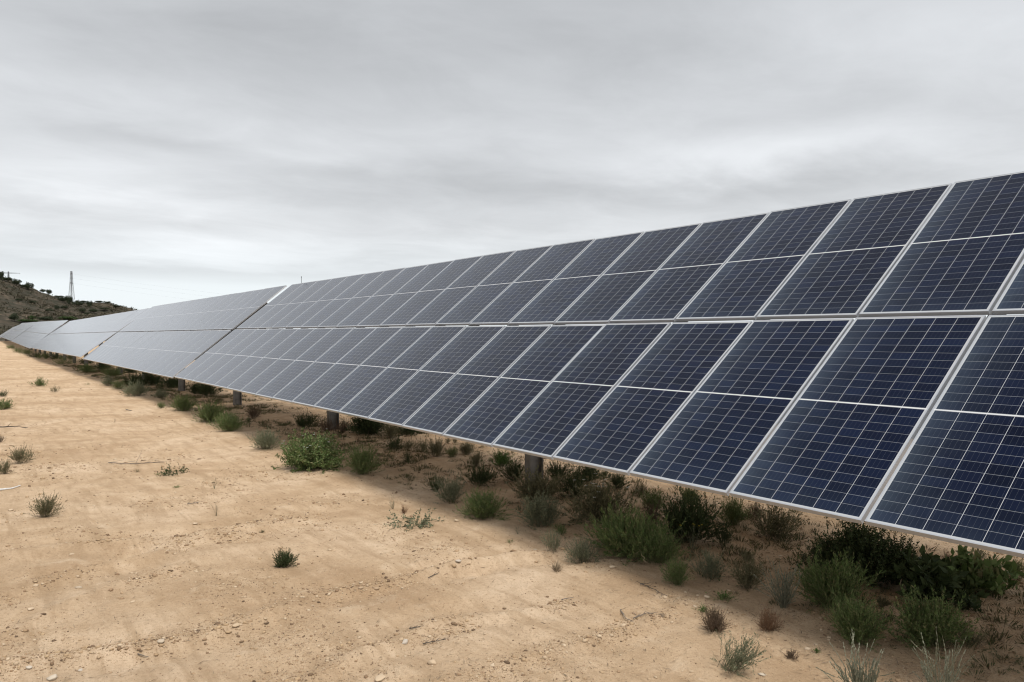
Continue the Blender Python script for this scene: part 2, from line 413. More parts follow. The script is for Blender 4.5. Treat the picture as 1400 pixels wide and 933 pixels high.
# ------------------------------------------------------------------ leaf and stem generators
def leaf_quads(P, D, Wd, ln, wd):
    """diamond leaves: base P, direction D, width direction Wd, arrays"""
    ln = np.asarray(ln).reshape(-1, 1); wd = np.asarray(wd).reshape(-1, 1)
    a = P; b = P + D*ln*.45 + Wd*wd*.5; c = P + D*ln; d = P + D*ln*.45 - Wd*wd*.5
    V = np.stack([a, b, c, d], 1).reshape(-1, 3)
    F = np.arange(len(P)*4).reshape(-1, 4)
    return V, F
def unit(v): return v / np.maximum(np.linalg.norm(v, axis=-1, keepdims=True), 1e-9)
def tubes(paths, rad):
    """paths (n,k,3), rad (n,) -> three-sided tapering stems"""
    n, k, _ = paths.shape
    T = unit(np.gradient(paths, axis=1)); ref = np.array([.31, .52, .79]); u = unit(np.cross(T, ref)); w = np.cross(T, u)
    tap = np.linspace(1, .35, k)[None, :, None] * rad[:, None, None]
    rings = [paths + (math.cos(a)*u + math.sin(a)*w) * tap for a in (0, 2.094, 4.189)]
    V = np.stack(rings, 2).reshape(-1, 3)            # n,k,3 ring
    base = (np.arange(n)*k*3)[:, None, None] + (np.arange(k-1)*3)[None, :, None]
    q = np.arange(3)[None, None, :]; q2 = (q+1) % 3
    F = np.stack([base+q, base+q2, base+3+q2, base+3+q], -1).reshape(-1, 4)
    return V, F
KIND = {
 # stems, curve, flatness(0 upright..1 flat), branches, leaves per stem, leaf length m, leaf width, stem radius m, leaf spread
 'wispy':  dict(ns=60, nb=4, lv=30, ll=.022, lw=.006, sr=.0018, open=.97, droop=.10, hug=.55),
 'sprig':  dict(ns=11,  nb=1, lv=30, ll=.016, lw=.0055, sr=.0024, open=.72, droop=.0, hug=.85),
 'tuft':   dict(ns=170, nb=3, lv=16, ll=.026, lw=.0045, sr=.0013, open=1.0, droop=.14, hug=.6),
 'bush':   dict(ns=80, nb=4, lv=30, ll=.020, lw=.009, sr=.0025, open=1.0, droop=.12, hug=.25),
 'broad':  dict(ns=26, nb=2, lv=9,  ll=.085, lw=.038, sr=.0035, open=1.0, droop=.10, hug=.25),
 'dry':    dict(ns=80, nb=3, lv=13, ll=.012, lw=.007, sr=.0020, open=1.0, droop=.05, hug=.4),
 'flat':   dict(ns=16, nb=3, lv=16, ll=.022, lw=.014, sr=.0016, open=1.0, droop=.6, hug=.1),
 'low':    dict(ns=90, nb=0, lv=8,  ll=.030, lw=.006, sr=.0012, open=1.0, droop=.2, hug=.5),
}
def plant_geo(kind, w, h, seed, dens=1.0, lean=(0, 0)):
    g = np.random.default_rng(seed); k = KIND[kind]; S = max(w, h)
    sz = float(np.clip(S / .55, .45, 1.9))            # leaves grow a little with the plant
    ns = max(6, int(k['ns'] * dens)); K = 7
    az = g.uniform(0, 2*np.pi, ns)
    ph = np.arcsin(np.clip(g.uniform(0, 1, ns)**.62, 0, .995)) * k['open']      # angle away from upright
    if kind == 'flat': ph = g.uniform(1.1, 1.5, ns)
    q = g.uniform(.35, 1.08, ns)
    rad = w/2 * np.sin(ph) * q; hh = h * (np.cos(ph)*.92 + .08) * q
    lobes = g.uniform(0, 2*np.pi, 5); la = g.uniform(.0, .38, 5)
    f = .92 + sum(a*np.maximum(np.cos(az - b), 0)**3 for a, b in zip(la, lobes)) * .7 - .12
    rad = rad * np.clip(f, .6, 1.3); hh = hh * np.clip(.5*f + .5, .7, 1.15)
    t = np.linspace(0, 1, K)
    br = rad * g.uniform(.15, .62, ns) * (1 if kind not in ('sprig',) else .35)   # stems start well spread over the ground
    hor = br[:, None] + (rad-br)[:, None] * t[None]**(1.0 if kind in ('flat', 'bush', 'dry', 'broad') else 1.3)
    ver = hh[:, None] * (t[None]**(.9) - k['droop']*t[None]**3*g.uniform(0, 1.4, ns)[:, None])
    if kind == 'flat': ver = hh[:, None] * np.sin(t*2.4)[None]*.8
    wob = g.normal(0, .03*S, (ns, 1)) * np.sin(t*3.0)[None] + g.normal(0, .010*S, (ns, K)).cumsum(1)*.6
    P = np.stack([np.cos(az)[:, None]*hor - np.sin(az)[:, None]*wob + lean[0]*ver, np.sin(az)[:, None]*hor + np.cos(az)[:, None]*wob + lean[1]*ver,
                  np.maximum(ver, .0)], -1)
    P[:, 0, 2] = -.015
    paths = [P]; rads = [np.full(ns, k['sr']*math.sqrt(sz))]
    for _ in range(k['nb']):
        ti = g.integers(1, K-2, ns); b0 = P[np.arange(ns), ti]; d0 = unit(P[np.arange(ns), ti+1] - b0)
        d = unit(d0 + g.normal(0, .55, (ns, 3)) + np.array([0, 0, .25 if kind != 'flat' else 0])); ln = S * g.uniform(.12, .34, ns)
        if kind in ('wispy',): ln *= 1.15
        tt = np.linspace(0, 1, K)[None, :, None]
        Q = b0[:, None] + d[:, None]*ln[:, None, None]*tt + np.array([0, 0, 1.])*(ln[:, None, None]*.18*tt**2)
        Q[..., 2] = np.maximum(Q[..., 2], .002)
        paths.append(Q); rads.append(np.full(ns, k['sr']*.6*math.sqrt(sz)))
    A = np.concatenate(paths); RR = np.concatenate(rads)
    sv, sf = tubes(A, RR)
    n = int(len(A) * k['lv'] * dens**.3 / math.sqrt(max(1, k['nb']*.45)) )
    i = g.integers(0, len(A), n); tt = g.uniform(.18 if kind not in ('tuft',) else .3, 1, n)**.8 * (K-1)
    j = np.minimum(tt.astype(int), K-2); fr = (tt - j)[:, None]
    base = A[i, j]*(1-fr) + A[i, j+1]*fr; T = unit(A[i, j+1] - A[i, j])
    rnd = unit(g.normal(0, 1, (n, 3)) + np.array([0, 0, .35])); D = unit(T*k['hug'] + rnd*(1-k['hug']))
    W = unit(np.cross(D, g.normal(0, 1, (n, 3)))); s = g.uniform(.55, 1.25, n) * sz
    lv, lf = leaf_quads(base, D, W, k['ll']*s, k['lw']*s)
    return sv, sf, lv, lf
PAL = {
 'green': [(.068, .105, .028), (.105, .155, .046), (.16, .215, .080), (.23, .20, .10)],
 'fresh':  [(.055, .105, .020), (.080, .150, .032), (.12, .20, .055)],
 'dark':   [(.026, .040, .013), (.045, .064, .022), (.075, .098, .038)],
 'olive': [(.075, .075, .034), (.12, .118, .058), (.18, .17, .095), (.27, .22, .13)],
 'grey':   [(.15, .155, .105), (.23, .235, .165), (.33, .335, .25)],
 'sage': [(.095, .108, .060), (.145, .16, .092), (.21, .225, .14), (.30, .27, .17)],
 'brown':  [(.070, .045, .030), (.115, .075, .048), (.17, .12, .08)],
 'rust':   [(.10, .052, .028), (.17, .085, .045), (.24, .13, .07)],
 'straw':  [(.20, .15, .09), (.29, .22, .14), (.38, .30, .20)],
}
LM = {k: island_mat('leaves_' + k, v, .75, .25 if k not in ('brown', 'rust', 'straw') else .1, .25) for k, v in PAL.items()}
SM = {k: island_mat('stems_' + k, [tuple(a*.55 + b*.45 for a, b in zip(c, (.12, .09, .055))) for c in v], .85) for k, v in PAL.items()}
M['petal'] = island_mat('white_petals', [(.45, .46, .42), (.62, .62, .58)], .7, .2)
M['yellow_petal'] = island_mat('yellow_petals', [(.55, .40, .03), (.66, .50, .05)], .7, .2)
_seed = [100]
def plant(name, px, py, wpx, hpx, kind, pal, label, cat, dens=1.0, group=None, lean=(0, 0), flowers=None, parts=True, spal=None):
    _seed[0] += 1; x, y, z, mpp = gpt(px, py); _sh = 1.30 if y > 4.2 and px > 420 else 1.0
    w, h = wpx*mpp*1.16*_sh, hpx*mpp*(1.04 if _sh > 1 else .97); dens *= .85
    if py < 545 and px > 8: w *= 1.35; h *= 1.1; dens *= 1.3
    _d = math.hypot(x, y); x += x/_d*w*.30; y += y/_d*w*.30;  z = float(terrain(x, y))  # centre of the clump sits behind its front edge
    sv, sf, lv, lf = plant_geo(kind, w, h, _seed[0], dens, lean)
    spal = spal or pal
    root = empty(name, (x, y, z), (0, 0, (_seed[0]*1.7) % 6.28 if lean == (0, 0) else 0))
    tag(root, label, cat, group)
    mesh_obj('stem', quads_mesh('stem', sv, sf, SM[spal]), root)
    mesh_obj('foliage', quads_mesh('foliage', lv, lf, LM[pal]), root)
    if flowers:
        g = np.random.default_rng(_seed[0]+5); n = flowers[0]
        top = lv[g.integers(0, len(lv), 4000)]; top = top[np.argsort(-top[:, 2] - .3*np.linalg.norm(top[:, :2], axis=1))][:n*14]
        c = top[g.choice(len(top), n, replace=False)] + (0, 0, .006)
        mb = MB()
        for q in c:
            for a in range(5):
                aa = a*1.2566 + g.uniform(0, .4); r = .010*min(1.6, w/.5)
                mb.add([q, q + (r*math.cos(aa-.45), r*math.sin(aa-.45), .004), q + (r*1.4*math.cos(aa), r*1.4*math.sin(aa), .003), q + (r*math.cos(aa+.45), r*math.sin(aa+.45), .004)], [(0, 1, 2, 3)])
        mesh_obj('flower_heads', mb.mesh('flower_heads', M[flowers[1]]), root)
    return root

# ------------------------------------------------------------------ solar trackers
TH = R(38.76); Y0, Z0 = 4.404, EYE - 1.1202
d_up = np.array([0, math.cos(TH), math.sin(TH)]); n_up = np.array([0, -math.sin(TH), math.cos(TH)])
def frame_mesh(with_glass):
    mb = MB(); D = .035; g = .0015
    mb.box((0, 0, -D), (MW, LIP, 0)); mb.box((0, MH-LIP, -D), (MW, MH, 0))
    mb.box((0, LIP, -D), (LIP, MH-LIP, 0)); mb.box((MW-LIP, LIP, -D), (MW, MH-LIP, 0))
    # inward flanges of the frame at the back and the white backsheet
    mb.box((LIP, LIP, -D), (LIP+.022, MH-LIP, -D+.002)); mb.box((MW-LIP-.022, LIP, -D), (MW-LIP, MH-LIP, -D+.002))
    mb.add([(LIP, LIP, -.008), (LIP, MH-LIP, -.008), (MW-LIP, MH-LIP, -.008), (MW-LIP, LIP, -.008)], [(0, 1, 2, 3)], 1)
    if with_glass: glass(mb, 2)
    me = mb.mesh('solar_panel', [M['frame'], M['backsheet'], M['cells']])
    set_uv(me); return me
def glass(mb, mi):
    g = .0015
    mb.add([(LIP, LIP, -g), (MW-LIP, LIP, -g), (MW-LIP, MH-LIP, -g), (LIP, MH-LIP, -g)], [(0, 1, 2, 3)], mi)
def set_uv(me):
    uv = me.uv_layers.new(name='UVMap')
    for lp in me.loops:
        c = me.vertices[lp.vertex_index].co; uv.data[lp.index].uv = (c.x, c.y)
me_frame = frame_mesh(False); me_full = frame_mesh(True)
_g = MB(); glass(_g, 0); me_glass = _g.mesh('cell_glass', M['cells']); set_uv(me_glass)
def rail_mesh():
    mb = MB(); c = MH + GAP/2; l = 1.28            # C-shaped purlin under a seam, centred on the axis
    mb.box((-.025, c-l, -.137), (-.022, c+l, -.037)); mb.box((-.022, c-l, -.040), (.028, c+l, -.037)); mb.box((-.022, c-l, -.137), (.028, c+l, -.134))
    return mb.mesh('support_rail', M['dark_steel'])
me_rail = rail_mesh()
def post_mesh():
    # wide-flange steel pile: two flanges and a web
    mb = MB(); w, dpt, tk = .13, .21, .013; H = 1.98
    mb.box((-w/2, -dpt/2, -.6), (w/2, -dpt/2+tk, H)); mb.box((-w/2, dpt/2-tk, -.6), (w/2, dpt/2, H)); mb.box((-tk/2, -dpt/2+tk, -.6), (tk/2, dpt/2-tk, H))
    mb.box((-.12, -.13, H-.10), (.12, .13, H+.012))
    return mb.mesh('post', M['post'])
me_post = post_mesh()
AX = np.array([0, Y0, Z0]) + d_up*(MH+GAP/2) - n_up*.185   # torque tube axis
rnd = random.Random(4)
def tracker(x_right, n, dz0, dz1, label, detail, post_xs, group, z_sag=None, tiltd=0.0):
    Lg = n*PITCH; slope = math.atan2(dz1-dz0, Lg)
    root = empty('solar_tracker', (x_right, AX[1], dz0), (0, slope, 0)); tag(root, label, 'solar tracker', group)
    dy = Y0 - AX[1]
    for i in range(n):
        sag = z_sag(i) if z_sag else 0.0
        for row in (0, 1):
            off = row*(MH+GAP); ta = R(tiltd) + R(rnd.uniform(-.12, .12)); tb = R(rnd.uniform(-.10, .10))
            loc = (-(i+1)*PITCH + (PITCH-MW)/2, dy + d_up[1]*off, Z0 + d_up[2]*off + sag + rnd.uniform(-.0012, .0012))
            if tiltd:
                a = R(tiltd); py_, pz_ = loc[1], loc[2] - AX[2]
                loc = (loc[0], py_*math.cos(a) - pz_*math.sin(a), py_*math.sin(a) + pz_*math.cos(a) + AX[2])
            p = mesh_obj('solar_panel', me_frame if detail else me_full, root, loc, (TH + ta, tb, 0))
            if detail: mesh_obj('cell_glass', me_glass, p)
    rails = range(n+1) if detail else (0, n)
    for i in rails:
        x = -i*PITCH + (-.03 if i == 0 else .03 if i == n else 0)
        mesh_obj('support_rail', me_rail, root, (x, dy, Z0), (TH + R(tiltd), 0, 0))
    mb = MB(); mb.bar((.12, 0, AX[2]), (-Lg-.12, 0, AX[2]), .085, 8)
    mesh_obj('torque_tube', mb.mesh('torque_tube', M['steel']), root)
    for xp in post_xs:
        o = mesh_obj('post', me_post, root, (xp - x_right, 0, 0))
    return root
sagf = lambda i: -0.020*math.exp(-((i-6-4.2)/2.6)**2) - .012*math.exp(-((i-6-11)/3.)**2)
G = 'solar trackers in one long line'
X1 = -2.659 + 6*PITCH
t1 = tracker(X1, 25, 0, 0, 'nearest solar tracker with two rows of dark blue panels filling the right half', True, [-1.3, -8.31, -15.28, -22.30], G, sagf)
x = X1 - 25*PITCH
mbr = MB(); mbr.bar((0, 0, 0), (0, 0, .17), .006, 6); mbr.bar((0, 0, .17), (0, 0, .20), .010, 6)
top = np.array([0, Y0, Z0]) + d_up*(2*MH+GAP)
mesh_obj('thin_rod', mbr.mesh('thin_rod', M['cable']), t1, (x + .75 - X1, top[1]-AX[1]+.01, top[2]-.01))
x2 = x - .42
tracker(x2, 20, -.012, -.03, 'grey reflecting solar tracker just beyond the first gap, second in the line', True, [-29.30, -36.4], G, tiltd=.7)
x3 = x2 - 20*PITCH - .42
tracker(x3, 40, -.02, -.13, 'pale solar tracker beyond the second gap, third in the line, ending before the hill', False, [x3+.1-7*i for i in range(6)], G, tiltd=-1.6)
x4 = x3 - 40*PITCH - .42
tracker(x4, 40, -.12, .26, 'distant darker solar tracker below the hill, left of the pale third one', False, [x4+.1-7*i for i in range(6)], G, tiltd=1.6)
x5 = x4 - 40*PITCH - .42
tracker(x5, 40, .28, .64, 'far solar tracker on the slight rise behind the darker fourth one', False, [x5+.1-7*i for i in range(6)], G)
x6 = x5 - 40*PITCH - .42
tracker(x6, 40, .55, .15, 'farthest visible solar tracker, a sliver at the left edge of the picture', False, [x6+.1-7*i for i in range(6)], G, tiltd=-1.5)

# ------------------------------------------------------------------ hill trees, scrub, pylons
def clump_crown(seed, n=1300, flatn=.75):
    g = np.random.default_rng(seed); c = g.normal(0, 1, (9, 3)); c = unit(c)*g.uniform(.25, .62, (9, 1)); c[:, 2] = c[:, 2]*flatn*.8
    i = g.integers(0, 9, n); p = c[i] + unit(g.normal(0, 1, (n, 3)))*g.uniform(.12, .42, (n, 1))*np.array([1, 1, flatn])
    p[:, 2] += .85
    p = p[p[:, 2] > .05]; n = len(p)
    D = unit(g.normal(0, 1, (n, 3))); W = unit(np.cross(D, g.normal(0, 1, (n, 3))))
    return leaf_quads(p, D, W, g.uniform(.10, .2, n), g.uniform(.07, .13, n))
M['crown'] = island_mat('hill_tree_leaves', [(.024, .032, .018), (.042, .052, .028), (.066, .076, .044)], .9, .1)
M['crown2'] = island_mat('bright_tree_leaves', [(.022, .038, .012), (.04, .065, .02), (.06, .09, .03)], .9, .1)
M['bark'] = metal_mat('bark', (.10, .08, .06), .9, 0, .3)
crowns = []
for s in range(4):
    v, f = clump_crown(500+s, 1300, (.8, .6, 1.0, .5)[s]); crowns.append([quads_mesh('crown', v, f, M['crown']), quads_mesh('crown', v, f, M['crown2'])])
_t = MB(); _t.bar((0, 0, -.6), (.03, .02, .8), .075, 6, .04); _t.bar((.03, .02, .55), (.3, .1, 1.0), .035, 5, .015); _t.bar((.03, .02, .6), (-.25, -.15, 1.1), .035, 5, .015)
trunk_me = _t.mesh('trunk', M['bark'])
def on_hill(px, py):
    """first point of the hillside seen at this pixel, else the crest"""
    rs = np.linspace(165, 520, 700); x, y, z = hill_z(np.full(700, px), rs)
    el = (z - EYE)/rs; target = (457.3 - py)/FPX * (1/ (1/np.hypot(1, (px-700)/FPX)) )**-1
    hit = np.nonzero(el >= target)[0]; i = hit[0] if len(hit) else int(np.argmax(el))
    return x[i], y[i], z[i], rs[i]
def hill_tree(px, py, wpx, hpx, v, label, bright=0, name='hill_tree', cat='tree'):
    x, y, z, r = on_hill(px, py); k = r*.84/FPX; w = wpx*k/1.45; h = hpx*k/1.45*1.25
    o = empty(name, (x, y, z - h*.12), (0, 0, px*.7)); o.scale = (w*1.12, w*1.12, h)
    tag(o, label, cat, 'trees and bushes on the hill')
    mesh_obj('crown', crowns[v][bright], o); mesh_obj('trunk', trunk_me, o)
HT = [(2, 383, 7, 12, 2, 'dark upright tree on the crest at the left edge of the picture', 0),
 (11, 386, 11, 7, 1, 'low dark tree on the crest just right of the left edge one', 0),
 (23, 391, 9, 9, 0, 'tall bushy tree on the crest below the slanting pylon arm', 0),
 (31, 394, 7, 5, 3, 'flat dark bush on the crest left of the big lone tree', 0),
 (40, 397, 9, 10, 0, 'big lone round tree standing up from the left crest', 0),
 (59, 399, 6, 5, 0, 'small round tree on the crest, left one of a pair', 0),
 (67, 402, 6, 7, 2, 'small leaning tree on the crest, right one of a pair', 0),
 (80, 408, 9, 5, 3, 'low bush on the crest where the two ridges meet', 0),
 (86, 414, 9, 9, 0, 'dark tree just left below the foot of the lattice pylon', 0),
 (94, 416, 8, 12, 2, 'dark upright tree right in front of the lattice pylon foot', 0),
 (106, 419, 11, 8, 0, 'broad dark tree right of the lattice pylon foot', 0),
 (114, 413, 7, 4, 3, 'little bush on the crest right of the pylon', 0),
 (122, 420, 6, 9, 2, 'narrow dark tree below the right crest', 0),
 (136, 413, 9, 4, 1, 'flat bush on the middle of the right crest', 0),
 (147, 414, 8, 4, 3, 'low dark bush on the far part of the right crest', 0),
 (185, 421, 6, 5, 0, 'lone round bush where the crest meets the panels', 0),
 (78, 424, 6, 6, 0, 'round bush halfway up the slope below the pylon, left one', 0),
 (88, 424, 8, 6, 1, 'wide bush halfway up the slope below the pylon, right one', 0),
 (67, 428, 9, 6, 1, 'dark bush in the middle of the slope left below the pylon', 0),
 (45, 416, 9, 5, 3, 'flat dark bush high on the brown left slope', 0),
 (26, 413, 8, 5, 1, 'dim bush on the upper left slope', 0),
 (113, 428, 7, 6, 0, 'round bush low on the slope right of the pylon line', 0),
 (128, 429, 10, 7, 1, 'broad dark bush low on the slope near the pale panels', 0),
 (119, 432, 6, 5, 3, 'small bush between the round and the broad one low on the slope', 0),
 (144, 425, 11, 5, 1, 'dark flat bush on the slope below the far crest', 0),
 (160, 421, 10, 4, 3, 'low scrub bush near the right end of the hill', 0),
 (20, 440, 10, 11, 0, 'dark round tree at the foot of the slope, left one', 0),
 (43, 438, 8, 6, 0, 'dark green tree at the foot of the slope above the bright bush', 1),
 (39, 442.5, 22, 6, 1, 'wide bright green bush at the hill foot just above the panels', 1),
 (64, 441, 17, 9, 1, 'broad olive bush at the hill foot behind the distant panels', 0),
 (93, 440, 20, 8, 1, 'wide dark green tree at the hill foot above the panel gap', 1),
 (82, 441, 8, 4, 3, 'small dark bush at the hill foot left of the panel gap', 0)]
for t_ in HT: hill_tree(*t_)
def scrub():
    g = np.random.default_rng(9); n = 34000
    px = g.uniform(-420, 330, n); r = g.uniform(180, 560, n); x, y, z = hill_z(px, r)
    keep = (z > 1.2) & (fbm(x/30, y/30, 77, 3) + g.normal(0, .3, n) > -.05); x, y, z = x[keep], y[keep], z[keep]; n = len(x); m_ = 18
    s = .35 + 1.5*g.uniform(0, 1, n)**4
    c = np.repeat(np.stack([x, y, z], 1), m_, 0); ss = np.repeat(s, m_)[:, None]
    o = unit(g.normal(0, 1, (n*m_, 3)))*g.uniform(.2, 1, (n*m_, 1)); o[:, 2] = np.abs(o[:, 2])*.75
    D = unit(g.normal(0, 1, (n*m_, 3))); W = unit(np.cross(D, g.normal(0, 1, (n*m_, 3))))
    v, f = leaf_quads(c + o*ss, D, W, g.uniform(.3, .6, n*m_)*ss[:, 0], g.uniform(.2, .4, n*m_)*ss[:, 0])
    mt = island_mat('hill_scrub_leaves', [(.034, .035, .021), (.062, .056, .036), (.115, .094, .064)], .95)
    tag(mesh_obj('hill_scrub', quads_mesh('hill_scrub', v, f, mt)), 'low dry scrub covering the brown hillside', 'scrub', kind='stuff')
scrub()
def pylon(px, base_py, top_py, dist, label, arms, yaw, lean=0):
    r = ray(px, 457.); k = dist; bx, by = r[0]*k, r[1]*k
    zb = EYE + (457.3-base_py)/FPX*dist - 4; zt = EYE + (457.3-top_py)/FPX*dist; H = zt - zb
    root = empty('lattice_pylon', (bx, by, zb), (lean, 0, yaw)); tag(root, label, 'pylon', 'power line pylons on the hill')
    w0, w1, hw = H*.070, H*.022, H*.62
    def half(z): return w0 + (w1*1.4 - w0)*(z/hw) if z < hw else w1*1.4 + (w1*.7-w1*1.4)*(z-hw)/(H-hw)
    body = MB(); lv = [0]
    while lv[-1] < H*.985: lv.append(min(H, lv[-1] + max(half(lv[-1])*1.7, H*.035)))
    cs = lambda z: [np.array([sx*half(z), sy*half(z), z]) for sx, sy in ((-1,-1),(1,-1),(1,1),(-1,1))]
    for a, b in zip(lv[:-1], lv[1:]):
        A, B = cs(a), cs(b)
        for i in range(4):
            body.bar(A[i], B[i], .11); j = (i+1) % 4
            body.bar(A[i], B[j], .045); body.bar(A[j], B[i], .045); body.bar(B[i], B[j], .07)
    mesh_obj('lattice_tower', body.mesh('lattice_tower', M['pylon']), root)
    ends = []
    for fz, la in arms:
        z = H*fz; l = H*la; a = MB()
        for s in (-1, 1):
            tip = np.array([s*l, 0, z])
            for sy in (-1, 1):
                a.bar((s*half(z)*.8, sy*half(z), z-.02*H), tip, .10); a.bar((s*half(z)*.8, sy*half(z), z+.025*H), tip, .10)
            for q in (.3, .6): a.bar((s*l*q, -half(z)*(1-q), z-.018*H*(1-q)), (s*l*q, half(z)*(1-q), z+.022*H*(1-q)), .06)
            a.bar(tip, tip - (0, 0, .035*H), .12); ends.append(tip - (0, 0, .035*H))
        mesh_obj('cross_arm', a.mesh('cross_arm', M['pylon']), root)
    return root, ends, (bx, by, zb), H
view_yaw = math.atan2(RIGHT[1], RIGHT[0])
pa, ea, la_, Ha = pylon(98, 411, 371, 560, 'tall lattice pylon standing on the hill crest, whole tower against the sky', [(.93, .03), (.80, .045), (.66, .045)], view_yaw + 1.2)
pb, eb, lb_, Hb = pylon(12, 392, 371.5, 470, 'lattice pylon mostly hidden by the crest with wide arms showing at the left edge', [(.93, .48)], view_yaw + .15, 0)
def cables():
    for i, (fz, off) in enumerate(((.93, .35), (.80, 1.3), (.66, -1.3))):
        mb = MB(); z0 = la_[2] + Ha*fz
        a = np.array([la_[0], la_[1], z0]); b = a + np.array([RIGHT[0], RIGHT[1], 0])*360 + np.array([FWD[0], FWD[1], 0])*140 + np.array([0, 0, -22 + off])
        pts = [a + (b-a)*t - np.array([0, 0, 9*4*t*(1-t)]) for t in np.linspace(0, 1, 24)]
        for p, q in zip(pts[:-1], pts[1:]): mb.bar(p, q, .016, 3)
        tag(mesh_obj('power_cable', mb.mesh('power_cable', M['pylon'])), 'thin faint power cable running right from the whole lattice pylon', 'cable', 'power cables from the pylon')
cables()

